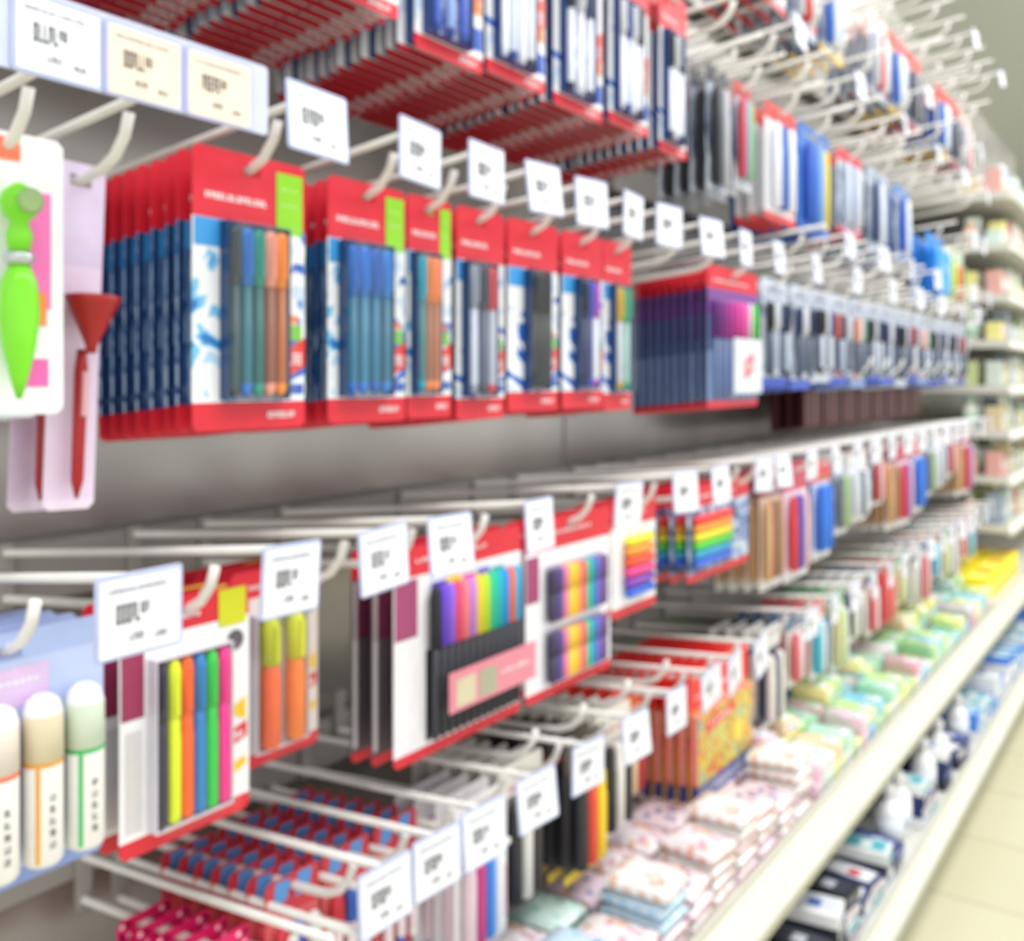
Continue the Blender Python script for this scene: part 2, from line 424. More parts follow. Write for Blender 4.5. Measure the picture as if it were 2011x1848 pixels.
def pk_redblue(W, H, detail, film):
    pk = Pack(detail); c = pk.part('backing_card'); zt = lambda f: TOP-f*H
    card(c, W, H, .26, .05, mat('#d03442'), mat('#e0666c'), RED)
    for k in range(2):
        y = -W*.38+k*W*.42
        c.poly([(.0005, y, zt(.17)), (.0005, y+W*.26, zt(.15)), (.0005, y+W*.32, zt(.02)), (.0005, y+W*.05, zt(.01))], mat('#5a9ae0'))
    for i in range(3):
        pen(pk, -W*.3+i*W*.3, zt(.94), H*.64, .0055, ['#d83a48', '#3a6ac8', '#f0f0f0'][i], '#e8d8dc')
    return pk.bake('pen_pack')

def pk_pinkdots(W, H, detail, film):
    pk = Pack(detail); c = pk.part('backing_card'); zt = lambda f: TOP-f*H
    card(c, W, H, .4, .05, mat('#f01a70'), mat('#e01868'), mat('#f01a70'))
    for i in range(5):
        for j in range(8):
            y = -W*.42+j*W*.12; z = zt(.05+.09*i)
            if abs(y) < .011 and abs(z) < .007: continue
            c.lathe([(0, .0022), (.0005, .0022)], mat(['#fff0f8', '#30101c', '#ffd0e4'][(i+j) % 3]), cx=.0001, cy=y, cz=z, n=8, axis='x')
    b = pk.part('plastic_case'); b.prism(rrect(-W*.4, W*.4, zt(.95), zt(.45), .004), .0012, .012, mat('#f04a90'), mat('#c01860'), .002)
    return pk.bake('dotted_pencil_case')

def pk_fancy(W, H, detail, film, cols=('#20202a', '#d8403a', '#f2cc2a'), bg='#eeeeee', head='#f4f4f4', foot='#dddddd', accent='#e0489a', hf=.22):
    pk = Pack(detail); c = pk.part('backing_card'); zt = lambda f: TOP-f*H
    card(c, W, H, hf, .07, mat(head), CLEARP if bg == 'clear' else mat(bg), mat(foot))
    glyphs(c, -W*.35, W*.35, zt(hf-.05), H*.025, mat(accent), .0005, 4, 9)
    c.quad(.0004, W*.30, W*.47, zt(.90), zt(.55), mat(accent))
    n = len(cols); sp = W*.70/n
    for i, col in enumerate(cols):
        r = min(sp*.44, .009); b = pk.part('marker', (r+.0014, -W*.42+sp*(i+.5), zt(.90)))
        L = H*(.87-hf)
        b.lathe([(0, r*.6), (.003, r), (L*.7, r), (L*.72, r*.9), (L*.95, r*.85), (L, r*.4)], mat(col), n=8)
    return pk.bake('marker_pack')

def pk_pouch(W, H, detail, film):
    pk = Pack(detail); c = pk.part('backing_card'); zt = lambda f: TOP-f*H
    card(c, W, H, .16, .06, mat('#2a8ae0'), mat('#3494e8'), mat('#2a70c8'))
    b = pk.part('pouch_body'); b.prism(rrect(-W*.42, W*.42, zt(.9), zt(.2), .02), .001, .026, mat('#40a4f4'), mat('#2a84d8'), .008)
    glyphs(b, -W*.25, W*.25, zt(.5), H*.06, mat('#c8e8ff'), .0265, 3, 7)
    return pk.bake('hanging_pouch')
def pk_case(W, H, detail, film):
    pk = Pack(detail); c = pk.part('backing_card'); zt = lambda f: TOP-f*H
    card(c, W, H, .25, .05, mat('#7a3a38'), mat('#6a2c2c'), mat('#5a2424'))
    for i in range(4):
        b = pk.part('slim_case', (0, -W*.36+i*W*.24, 0)); b.prism(rrect(-W*.10, W*.10, zt(.94), zt(.22), .003), .0012, .012, mat(['#7c3434', '#643034', '#8a4440', '#5c2a2c'][i]), mat('#4a2020'), .002)
    return pk.bake('brush_case_pack')

_P = {}
def stack(kind, y, base, n, pitch, W, H, label, cat, group, x0=.257, detail=2, jit=.0015, rx=0, **kw):
    for i in range(n):
        film = (i == 0 and detail > 0)
        det = detail == 2 or (detail == 1 and i == 0)
        key = (kind.__name__, W, H, det, film, str(sorted(kw.items(), key=str)))
        if key not in _P: _P[key] = kind(W, H, detail=det, film=film, **kw)
        X = x0-i*pitch
        z = CZ+base+.1*X+.0033-.004-.0002
        place(_P[key], (X, y+random.uniform(-jit, jit), z), (rx, 0, 0), label, cat, group)

# ------------------------------------------------------------------ peg hooks
def hook_mesh(r):
    b = MB()
    b.tube([(0, 0, 0), (.12, 0, .012), (.236, 0, .0236), (.255, 0, .0265), (.270, 0, .0335), (.281, 0, .046), (.286, 0, .060)], r, OFFW)
    return b.mesh('peg_hook')
def arm_mesh(r):
    b = MB(); b.tube([(0, 0, .040), (.16, 0, .055), (.326, 0, .0715)], r, OFFW); return b.mesh('label_arm')
def plate_mesh():
    b = MB(); b.prism(rrect(-.008, .008, -.010, .048, .003), -.0035, .0005, mat('#a8a5a0'), mat('#98958f'), .0006); return b.mesh('mounting_plate')
def tag_mesh(paper, seed, W=.054, H=.046):
    b = MB()
    b.prism(rrect(-W/2-.0025, W/2+.0025, -H-.002, .003, .003), 0, .0016, HOLD, HOLD, .0003)
    b.prism(rrect(-W/2, W/2, -H, 0, .001), .0016, .0020, paper, paper)
    glyphs(b, -W*.40, W*.34, -H*.15, H*.05, mat('#8486a0'), .0022, seed, 18)
    glyphs(b, -W*.30, W*.00, -H*.46, H*.26, TXT, .0022, seed+1, 5)
    glyphs(b, W*.00, W*.11, -H*.42, H*.15, TXT, .0022, seed+5, 3)
    glyphs(b, -W*.14, W*.04, -H*.78, H*.09, mat('#70727e'), .0022, seed+2, 6)
    glyphs(b, W*.18, W*.34, -H*.82, H*.08, mat('#70727e'), .0022, seed+3, 5)
    return b.mesh('price_tag')
HM, AM, PM = hook_mesh(.0038), arm_mesh(.0034), plate_mesh()
TAGS = [tag_mesh(PAPER, s) for s in (1, 5, 9)]
def hook(y, base, tag=True, group='peg hooks', tilt=0.0, dy=0, arm=True):
    h = simple('peg_hook', HM, (0, y, CZ+base), label='off-white wire peg hook with upturned tip' + (' and hanging price tag' if tag else ', without a tag'), category='peg hook', group=group)
    simple('mounting_plate', PM, parent=h)
    if arm:
        a = simple('label_arm', AM, parent=h, rot=(0, 0, math.atan2(dy, .327)))
    if tag:
        t = simple('price_tag', random.choice(TAGS), (.327, dy, .0735), (random.uniform(-.05, .05)+tilt, random.uniform(-.12, .05), random.uniform(-.12, .12)), parent=h)
        t['label'] = 'white paper price tag in clear holder'
    return h

B0, B1, B2, B3, B4 = .828, .497, .135, -.192, -.457
# ---- row 1 (top)
silver = [('#e8ecf4', '#f2f4fa'), ('#2a4a98', '#c8d4ec'), ('#e8ecf4', '#e8ecf6'), ('#3a4258', '#d8dce8')]
dark = [('#2c3040', '#e8ecf6'), ('#e0e4ec', '#f0f2f8'), ('#3a4a78', '#dfe4f0')]
navyp = [('#2a48a8', '#3a5cc0'), ('#24409a', '#8aa8e0'), ('#2a48a8', '#3a5cc0')]
L1 = 'red and blue carded pack of slim pens, hanging on peg hook'
for i, (y, W, H) in enumerate([(.36, .108, .205), (.482, .108, .205), (.604, .108, .208), (.730, .104, .225), (.850, .108, .218), (.972, .108, .222), (1.100, .104, .215), (1.222, .085, .224)]):
    stack(pk_fine, y, B1, 13, .0155, W, H, L1, 'pen pack', 'pen packs on the top hooks', detail=1, green=False, jit=.004,
          pens=navyp if i == 3 else (silver if i % 2 == 0 else dark), artm=SPLASH2, artr=mat('#f4f6fb'), foot=.065, backfoot=.034, bigo=True, tray='#1c3a78', py=(.10, .74))
    hook(y, B1, group='top row of peg hooks')
# ---- row 2
c1 = [('#3a4448', '#2c4a50'), ('#1f78d8', '#1f6a78'), ('#129a88', '#14605c'), ('#f8a090', '#8a5038'), ('#f8952a', '#a86030')]
c2 = [('#2a72d0', '#247090'), ('#2a80e0', '#2a7a9a'), ('#2a6ac0', '#247090'), ('#2f8ae0', '#2a6c88')]
c3 = [('#18a8c8', '#3a7a80'), ('#f88a40', '#9a6040'), ('#f89868', '#a86a48')]
c4 = [('#9aa4b8', '#c8d0e0'), ('#3a4258', '#4a5470'), ('#d84858', '#b0b8c8')]
c5 = [('#16181e', '#20242a'), ('#24262c', '#16181c'), ('#16181e', '#20242a')]
c6 = [('#181c28', '#1c2248'), ('#2a48c8', '#2a3a80'), ('#b84ad0', '#e8ecf4')]
c7 = [('#e0b838', '#c8d0d8'), ('#28b088', '#9ac0b8')]
L2 = 'red-topped carded blister pack of coloured pens on peg hook'
G2 = 'pen packs on the middle hooks'
row2 = [(.492, .108, .210, c1, True, 8, (.22, .78)), (.621, .097, .209, c2, True, 8, (.12, .74)), (.704, .064, .208, c3, True, 7, (.06, .62)), (.783, .080, .212, c4, False, 8, (.1, .72)),
        (.880, .098, .206, c5, False, 8, (.30, .72)), (.982, .092, .206, c6, False, 8, (.28, .76)), (1.068, .070, .210, c7, False, 8, (.2, .8))]
for y, W, H, pens, gr, n, py in row2:
    stack(pk_fine, y, B2, n, .0168, W, H, L2, 'pen pack', G2, pens=pens, green=gr, detail=2 if y < .8 else 1, artm=SPLASH if y < .75 else SPLASH2, back=DENSE, py=py, tray='#24406e')
for y, dy in ((.492, 0), (.621, -.014), (.704, -.006), (.783, .006), (.880, .002), (.982, -.005), (1.068, 0)): hook(y, B2, group='middle row of peg hooks', dy=dy)
stack(pk_calc, 1.44, B2, 10, .0138, .20, .215, 'wide red-topped set of magenta-capped felt pens', 'felt pen set', 'felt pen sets on the middle hooks', detail=1)
for y in (1.19, 1.31, 1.44): hook(y, B2, group='middle row of peg hooks')
y = 1.62; i = 0
pal = [('#20242e', '#e8ecf4', '#3a4a78', '#20242e'), ('#2a3a68', '#f0f2f8', '#2a3a68'), ('#20242e', '#20242e', '#e8ecf4', '#3a4a98'), ('#c86a58', '#3a4a78', '#e8e8f0'), ('#e8a090', '#f0f0f4', '#60a088', '#3a3a48')]
while y < 3.3:
    W = [.125, .105, .115][i % 3]
    stack(pk_ball, y, B2, 5, .026, W, [.185, .19, .178][i % 3], 'clear and blue card of dark ballpoint pens on hook', 'pen pack', 'ballpoint packs on the middle hooks', detail=0,
          pens=pal[i % 5], foot=['#2a4ac0', '#3a5ac8', '#c8d0e0', '#2a4ac0', '#8aa0d8'][i % 5], bodyc=['#b0bacc', '#5a6478', '#d8deea'][i % 3])
    hook(y, B2, tag=(i % 2 == 0), group='middle row of peg hooks')
    if not (2.6 < y < 2.95): hook(y+.06, B2+.06, tag=(i % 2 == 1), group='middle row of peg hooks')
    y += W+.008; i += 1
for k in range(8):
    stack(pk_case, 2.12+k*.135, -.014, 3, .03, .125, .125, 'dark red-brown pack of slim cases on hook', 'pencil case', 'brown slim case packs', x0=.15, detail=0)
    hook(2.12+k*.135, -.014, tag=False, arm=False, group='short middle peg hooks')

# ---- row 3
stack(pk_whitemark, .306, B3, 4, .03, .125, .156, 'lilac-blue card of chunky white paint markers', 'marker pack', 'marker packs on the lower hooks')
hl = ['#2a2440', '#e8fa20', '#ff6420', '#1f80d0', '#20d048', '#ff2098']
stack(pk_hilite, .435, B3, 3, .024, .109, .172, 'white and red card of fluorescent highlighters', 'highlighter pack', 'highlighter packs on the lower hooks', cols=hl)
stack(pk_hilite, .562, B3, 4, .024, .096, .165, 'dark red card with yellow and orange highlighters', 'highlighter pack', 'small highlighter packs', cols=[('#f86a3a', '#c8d02a'), ('#f8843a', '#d8dc3a')], x0=.205, body='#e8dcd8', plum='#7a1834')
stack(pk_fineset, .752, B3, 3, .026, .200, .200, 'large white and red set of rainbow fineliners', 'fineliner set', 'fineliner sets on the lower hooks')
stack(pk_tworow, .955, B3, 2, .026, .185, .200, 'red and white set of felt pens in two rows', 'felt pen set', 'two-row felt pen sets')
stack(pk_rainbow, 1.112, B3, 3, .025, .118, .145, 'white card of rainbow crayons on peg hook', 'crayon pack', 'small crayon packs', detail=1, white=True)
stack(pk_rainbow, 1.385, B3, 5, .027, .230, .138, 'red-topped wide pack of rainbow crayons', 'crayon pack', 'wide crayon packs', detail=1)
for y, dy in ((.306, .042), (.435, .034), (.562, .0), (.645, .0), (.752, .03), (.955, .012), (1.112, 0), (1.22, 0), (1.385, 0), (1.46, 0)): hook(y, B3, group='lower row of peg hooks', dy=dy)
fl = [(('#d8b080', '#a03a48', '#7a8a58', '#b86a48'), '#8a3a48', '#d8c0b0', .20), (('#d84048', '#3a4ab8', '#f0c0c8'), '#c85068', '#e8d8e8', .205), (('#2a6ad0', '#3a88f0', '#2a6ad0'), '#e84a54', '#c8d8f4', .19),
      (('#7a8088', '#98c868', '#a8acb0'), '#b8bcc4', 'clear', .16), (('#d8dce4', '#30405c', '#e8ecf4'), '#f0f0f4', '#f4f6fa', .15), (('#b8444c', '#c8ccd0', '#d86a50'), '#98545c', 'clear', .13)]
y = 1.60; i = 0
while y < 3.4:
    cs, hd, bg, H = fl[i % 6]
    stack(pk_fancy, y, B3, 4, .026, [.10, .13, .11][i % 3], H, 'carded pack of markers on peg hook', 'marker pack', 'marker packs on the lower hooks beyond', detail=0, cols=cs, head=hd, bg=bg, accent=['#f0f0f4', '#e86a70', '#78b858'][i % 3])
    hook(y, B3, group='lower row of peg hooks')
    y += [.125, .145, .125][i % 3]; i += 1

# ---- row 4
stack(pk_pinkdots, .508, B4-.03, 5, .026, .054, .10, 'hot pink pencil case with dotted header card', 'pencil case', 'pink pencil cases', x0=.20)
hook(.508, B4-.03, False, group='untagged bottom peg hooks')
for y in (.572, .636, .700):
    stack(pk_redblue, y, B4, 7, .024, .060, .13, 'red header card of pens with blue lettering blocks', 'pen pack', 'red and blue packs on the bottom hooks', x0=.215, detail=1)
stack(pk_fancy, .785, B4, 4, .026, .088, .16, 'white and pink card of assorted markers', 'marker pack', 'white marker packs', cols=('#e8d0dc', '#c83a88', '#3a88e8', '#f0f0f4'), head='#f0ecf2', foot='#d8d0dc', detail=1)
stack(pk_fancy, .885, B4, 6, .024, .086, .165, 'black and white card of dark markers', 'marker pack', 'dark marker packs', cols=('#2a2a30', '#e4e0da', '#3a3430'), bg='#6a6460', head='#e8e4dc', foot='#4a4440', x0=.235, detail=1)
stack(pk_fancy, .988, B4, 6, .022, .092, .165, 'dark card of red and yellow markers', 'marker pack', 'red and yellow marker packs', cols=('#2a2a30', '#e84a34', '#f8d82a'), bg='#3c3a3c', head='#48403e', foot='#e8c83a', accent='#e84a54', detail=1)
stack(pk_fancy, 1.095, B4, 6, .024, .090, .165, 'white card of black markers', 'marker pack', 'white and black marker packs', cols=('#30302e', '#f0ece4', '#30302e'), bg='#dedad2', head='#ece8e0', x0=.235, detail=1)
stack(pk_fancy, 1.198, B4, 5, .024, .090, .165, 'red and cream card of pencils', 'pencil pack', 'red and cream pencil packs', cols=('#d84a3a', '#f0dcb0', '#c83a3a'), bg='#e8c8b0', head='#e83a34', foot='#4a5a98', accent='#f0d04a', x0=.20, detail=1)
stack(pk_crayonbox, 1.385, B4, 9, .0195, .220, .198, 'red-headed carton of colouring pencils with bright drawing', 'colour pencil box', 'colour pencil boxes', detail=1)
for i, y in enumerate((.572, .636, .700, .785, .885, .988, 1.095, 1.198, 1.29, 1.385)):
    hook(y, B4, group='bottom row of peg hooks', tilt=.22 if i > 6 else 0, dy=-.02 if i > 7 else -.008)
for y in (.545, .604, .668, .735): hook(y, B4-.045, False, group='untagged bottom peg hooks')
for y in (.84, .937, 1.042, 1.147): hook(y, B4+.03, False, arm=False, group='untagged bottom peg hooks')
y = 1.60; i = 0
gl = [(('#e8e4dc', '#1e2a50', '#f0ece4'), '#30405c', '#e8e8e8'), (('#d86a70', '#e8ecec', '#b84050'), '#f0ece4', '#4a6a98'), (('#4ab8d0', '#f0f0f0', '#3a789a'), '#e8ece8', '#e85a68'), (('#d8d0a0', '#a8c878', '#f0f0e8'), '#f0f0e8', '#78b888')]
while y < 3.4:
    cs, bg, hd = gl[i % 4]
    if abs(y-2.3) < .07:
        stack(pk_fancy, y, B4, 4, .026, .12, .15, 'red tapered pack hanging on peg hook', 'marker pack', 'red packs on the bottom hooks', detail=0, cols=('#e86a68', '#c83a44', '#f0a898'), bg='#d84a50', head='#c03038', foot='#d8303a', accent='#f0d8d0')
    else:
        stack(pk_fancy, y, B4, 4, .03, .088, [.17, .13, .15][i % 3], 'small carded pack hanging on peg hook', 'marker pack', 'small packs on the bottom hooks', detail=0, cols=cs, bg=bg, head=hd, accent='#f0f0f0')
    hook(y, B4, group='bottom row of peg hooks'); y += .125; i += 1

# ---- upper far section: mixed clusters
BU = .435
up = [(1.375, .075, .20, ('#20222a', '#7a7c88', '#c0c4cc'), '#4a4c58', 'clear', '#8a8c98', 4, '#8a8c98'), (1.475, .07, .17, ('#c84858', '#8aa0c0', '#8ac080'), '#c8404a', 'clear', '#c83a44', 4, '#c8ccd8'),
      (1.65, .15, .20, ('#e8ecf4', '#3a68c0', '#f4f6fa'), '#e04a48', '#e8e8ee', '#e06a50', 3, '#e04a48'), (1.83, .18, .20, ('#2a58b8', '#3a78d0', '#88b0e8', '#e8d03a'), '#3a78d0', '#4a80d8', '#f0e05a', 6, '#2a58b8'),
      (2.06, .17, .17, ('#c8d4e8', '#a8b0c8', '#d8dce8'), '#e04858', 'clear', '#d84858', 5, '#d84858'), (2.28, .17, .185, ('#3a4a78', '#e8ecf4', '#8a98b8'), '#b8c4d8', 'clear', '#3a68c0', 5, '#a8b8d8'),
      (2.50, .14, .18, ('#2a5ac0', '#e8ecf4'), '#4a88d8', 'clear', '#f0f0f4', 5, '#3a60b8')]
for (y, W, H, cs, hd, bg, ac, n, ft) in up:
    stack(pk_fancy, y, BU, n, .026, W, H, 'mixed clear, blue and red carded pack on peg hook', 'pen pack', 'pen packs on the upper hooks', detail=0, cols=cs, head=hd, bg=bg, foot=ft, accent=ac, hf=.14)
    hook(y, BU, tag=False, group='upper row of peg hooks')
stack(pk_pouch, 2.80, .350, 2, .036, .20, .180, 'bright blue plastic pouch hanging tilted on hook', 'pouch', 'blue pouches', x0=.27, rx=-.04)
hook(2.80, .350, tag=False, group='upper row of peg hooks')
stack(pk_fancy, 3.05, .350, 3, .036, .12, .16, 'green and yellow carded pack on hook', 'marker pack', 'green and yellow packs', detail=0, cols=('#c8d83a', '#58b878', '#f0e85a'), head='#e8f0d8', bg='#c8e0a8', foot='#a8d048', accent='#f0e040')
stack(pk_fancy, 3.20, .350, 3, .036, .12, .18, 'orange and brown carded pack on hook', 'marker pack', 'orange packs', detail=0, cols=('#e08a58', '#48382e', '#a8d888'), head='#d8e8d8', bg='#e8d8c8', foot='#e09060', accent='#78b868')
for y in (3.05, 3.20): hook(y, .350, tag=True, group='upper row of peg hooks')
big, bigarm = hook_mesh(.0050), arm_mesh(.0040)
def bighook(y, base, tag, arm=True, group='large empty peg hooks'):
    h = simple('peg_hook', big, (0, y, CZ+base), label='thick off-white peg hook, empty, with upturned tip', category='peg hook', group=group)
    simple('mounting_plate', PM, parent=h)
    if arm: simple('label_arm', bigarm, parent=h)
    if tag: simple('price_tag', random.choice(TAGS), (.327, 0, .0735), (random.uniform(-.2, .2), -.1, random.uniform(-.1, .1)), parent=h)
y = 1.37; i = 0
while y < 3.3:
    bighook(y, .505, i % 2 == 1)
    if y < 2.2 or i % 2 == 0: bighook(y+.06, .620, i % 4 == 2, i % 2 == 0)
    y += .17; i += 1
y = 1.60; i = 0
while y < 3.3:
    if i % 4 != 3:
        stack(pk_fancy, y, .79, 4, .03, .15, .19, 'mixed red, white and grey carded pack on hook', 'marker pack', 'packs on the highest hooks', detail=0, cols=[('#4a4c58', '#8a8c98', '#5a5a60'), ('#c8ccd4', '#d83a34', '#e8e8ec'), ('#3a68c0', '#e8ecf4', '#c8d4e8')][i % 3], bg='clear', head=['#e8403a', '#e8c8c0', '#d83a34'][i % 3], foot=['#c8404a', '#b8bcc8', '#e8c040'][i % 3], accent=['#e8e8ec', '#e8606a', '#f0c040'][i % 3])
    bighook(y, .79, False, i % 2 == 0, 'highest row of peg hooks')
    y += .17; i += 1
y = 2.15; i = 0
while y < 3.5:
    bighook(y, .93, i % 3 == 0, True, 'highest row of peg hooks')
    y += .15; i += 1

# ---- tag rail with three tags
r = MB(); r.prism(rrect(-.125, .125, -.021, .026, .003), 0, .0022, mat('#ccd2ea', .3), mat('#b4bce0', .3), .0004)
rail = simple('price_tag_rail', r, (.3305, .318, CZ+.187), label='pale blue-white price strip with three tags across hooks', category='price rail')
for yy, pm, s in ((-.021, PAPER, 31), (.033, CREAM, 41), (.088, CREAM, 51)):
    t = simple('price_tag', tag_mesh(pm, s, .048, .040), (.0022, yy-.004, .0205), parent=rail)
    t['label'] = 'cream paper price tag' if pm is CREAM else 'white paper price tag'
for y in (.240, .302, .368): hook(y, B2-.022, False, group='middle row of peg hooks')

# ---- green novelty pen & red cone pen
def novelty_green():
    pk = Pack(True); W, H = .070, .172; c = pk.part('backing_card')
    card(c, W, H, .2, .03, WHITE, mat('#f6f6fa'), mat('#e6eaf0'))
    c.quad(.0005, W*.12, W*.38, TOP-.62*H, TOP-.20*H, mat('#f878c0')); c.quad(.0007, W*.16, W*.34, TOP-.68*H, TOP-.56*H, mat('#f8904a'))
    c.quad(.0005, -W*.2, W*.1, TOP-.10*H, TOP-.02*H, mat('#f8805a'))
    c.quad(.0005, W*.14, W*.36, TOP-.9*H, TOP-.8*H, mat('#f068b8'))
    g = mat('#7ee02a', .25)
    b = pk.part('novelty_pen_body', (.013, .000, -.150))
    b.lathe([(0, .0015), (.012, .005), (.03, .009), (.05, .0115), (.070, .010), (.080, .006)], g, n=16)
    rg = pk.part('pen_grip_ring', (.013, 0, -.070)); rg.lathe([(0, .0065), (.002, .0085), (.006, .0085), (.008, .0065)], mat('#c0c8c8', .2, .6), n=14)
    k = pk.part('pen_top', (.013, 0, -.062)); k.lathe([(0, .006), (.010, .0075), (.018, .005), (.022, .009), (.029, .0115), (.036, .009), (.041, .003)], g, n=16)
    e = pk.part('round_badge', (.0255, 0, -.033)); e.lathe([(0, .0075), (.001, .008), (.0018, .005)], mat('#98b878', .3), n=16, axis='x')
    return pk.bake('novelty_pen')
def novelty_red():
    pk = Pack(True); W, H = .036, .235; c = pk.part('backing_card')
    card(c, W, H, .3, .03, mat('#d8c8e6'), mat('#e8d4ee'), mat('#f0e0f2'))
    m = mat('#a8161c', .3)
    b = pk.part('novelty_pen_body', (.009, 0, -.215)); b.lathe([(0, .001), (.012, .004), (.085, .0045), (.100, .003)], m, n=12)
    k = pk.part('cone_top', (.020, 0, -.118)); k.lathe([(0, .003), (.006, .004), (.034, .0165), (.038, .0180), (.039, .014), (.034, .010)], m, n=18)
    k2 = pk.part('pen_clip', (.0135, 0, -.16)); k2.box(0, .002, -.002, .002, 0, .03, mat('#d8a0a8'), .0005)
    return pk.bake('novelty_pen')
ng, nr = novelty_green(), novelty_red()
for i in range(3):
    X = .262-i*.03
    place(ng, (X, .302, CZ+B2-.022+.1*X-.0009), (0, 0, 0), 'bright green rounded novelty pen on white card', 'novelty pen', 'green novelty pens')
for i in range(2):
    X = .230-i*.045
    place(nr, (X, .368, CZ+B2-.022+.1*X-.0009), (-.04, 0, 0), 'red cone-topped novelty pen on long lilac card', 'novelty pen', 'red novelty pens')

# ------------------------------------------------------------------ gondola structure
m = bpy.data.materials.new('grey_panel_reflection_streaks'); m.use_nodes = True; nt = m.node_tree; b = nt.nodes['Principled BSDF']
tc = nt.nodes.new('ShaderNodeTexCoord'); mp = nt.nodes.new('ShaderNodeMapping'); mp.inputs['Scale'].default_value = (1, 2.2, .6)
n = nt.nodes.new('ShaderNodeTexNoise'); n.inputs['Scale'].default_value = 2.2; n.inputs['Detail'].default_value = 1
rp = nt.nodes.new('ShaderNodeValToRGB'); rp.color_ramp.elements[0].position = .3; rp.color_ramp.elements[0].color = lin('#a19e97'); rp.color_ramp.elements[1].position = .7; rp.color_ramp.elements[1].color = lin('#c0bdb5')  # soft streaks in the base colour imitate reflections on the metal
nt.links.new(tc.outputs['Object'], mp.inputs[0]); nt.links.new(mp.outputs[0], n.inputs['Vector']); nt.links.new(n.outputs['Fac'], rp.inputs[0]); nt.links.new(rp.outputs[0], b.inputs['Base Color'])
b.inputs['Roughness'].default_value = .24; b.inputs['Metallic'].default_value = .55
PANEL = m
for k in range(7):
    y0 = -.6+k*1.0
    p = MB(); p.prism(rrect(.002, .998, 0, 2.36, .004), 0, .018, PANEL, mat('#98958f'), .002)
    for j in range(18):
        for s in (.03, .97): p.quad(.0183, s-.003, s+.003, .1+j*.125, .13+j*.125, mat('#6a6966'))
    simple('back_panel', p, (-.05, y0, 0), label='grey metal back panel of the display rack', category='rack panel', group='rack back panels')
def railbar(yc, half, bz):
    p = MB(); p.prism(rrect(-half, half, -.010, .046, .004), 0, .018, mat('#a09d98', .35), mat('#8a8782'), .002)
    simple('hook_rail', p, (-.0225, yc, CZ+bz), label='grey metal rail holding the peg hooks', category='hook rail', group='hook rails')
for bz in (B1, B2, B3, B4): railbar(.3, .9 if bz in (B2, B3, B4) else .99, bz)
railbar(1.36, .155, B2); railbar(1.36, .155, B3); railbar(1.36, .155, B4)
for bz in (.93, .79, .620, .505, BU, .350, B2, B3, B4, -.014):
    railbar(2.44, .915, bz)

def shelf(z, xf, y0, y1, label, h=.04):
    p = MB(); p.box(-.03, xf, y0, y1, z-.025, z, mat('#dad9d2', .4), .002)
    o = simple('display_shelf', p, label=label, category='shelf')
    s = MB(); s.poly([(xf, y0, z), (xf+.014, y0, z-h-.02), (xf+.014, y1, z-h-.02), (xf, y1, z)], mat('#ebeae2', .35))
    s.poly([(xf, y0, z), (xf-.002, y0, z-h-.02), (xf+.014, y0, z-h-.02)], mat('#d8d6cc')); s.poly([(xf, y1, z), (xf+.014, y1, z-h-.02), (xf-.002, y1, z-h-.02)], mat('#d8d6cc'))
    s.poly([(xf+.0005, y0, z-.026), (xf+.0005, y1, z-.026), (xf+.014, y1, z-h-.02), (xf+.014, y0, z-h-.02)], mat('#c8c6bc'))
    s.box(xf-.003, xf+.002, y0, y1, z+.0005, z+.012, mat('#cfcdc2', .3), .0008)
    s.box(xf+.0135, xf+.017, y0, y1, z-h-.024, z-h-.014, mat('#a8a690', .3), .0008)
    simple('price_strip', s, parent=o)
    return o
S1 = CZ-.66
shelf(S1, .375, .3, 6.4, 'cream metal shelf with price strip below the hooks', h=.05)
S2 = CZ-.885
shelf(S2, .425, .3, 6.4, 'cream metal base shelf above the floor', h=.035)
k = MB(); k.box(0, .40, .3, 6.4, .0, S2-.027, mat('#a8a488', .5), .002)
simple('kick_plate', k, label='beige metal kick base of the rack', category='rack base')

# ---- products on shelf 1: soft sachets
def sachet(w, d, h, base, top, accent, seed):
    b = MB(); rr = random.Random(seed); N, M = 9, 9
    def hh(u, v):
        e = min(u, 1-u, v, 1-v)*6
        return h*(.45+.55*min(1, e))+rr.uniform(-.0014, .0014)
    idx = {}
    for i in range(N+1):
        for j in range(M+1):
            u, v = i/N, j/M
            idx[(i, j)] = b.add([(-d/2+d*v, -w/2+w*u, hh(u, v))])
    g = .18
    for i in range(N):
        for j in range(M):
            pick = rr.random()
            mm = mat(accent, g) if (pick < .07 and 0 < i < N-1 and 0 < j < M-1) else (mat(base, g) if pick > .88 else mat(top, g))
            b.face((idx[(i, j)], idx[(i, j+1)], idx[(i+1, j+1)], idx[(i+1, j)]), mm, True)
    for (A, B) in ([((i, M), (i+1, M)) for i in range(N)]+[((i+1, 0), (i, 0)) for i in range(N)]+[((0, j), (0, j+1)) for j in range(M)]+[((N, j+1), (N, j)) for j in range(M)]):
        a, c = b.v[idx[A]], b.v[idx[B]]
        b.poly([(a[0], a[1], 0), (c[0], c[1], 0), c, a], mat(base if (A[0]+A[1]) % 2 else top, g))
    return b.mesh('stationery_packet')
SW, SD = .066, .082
fp = [sachet(SW, SD, .016, *a) for a in (('#e0a088', '#ecd8e0', '#8288b0', 1), ('#e4b094', '#eee6ea', '#d8a8bc', 2), ('#d8a890', '#e6d0e0', '#8a8cb8', 3), ('#e0c0b0', '#f0eeee', '#e0a898', 6))]
fg = [sachet(SW, SD, .016, *a) for a in (('#b8dcd4', '#d4ece6', '#8accc0', 4), ('#a8d4f0', '#cce2f2', '#6ab0e0', 5))]
y = .79; col = 0
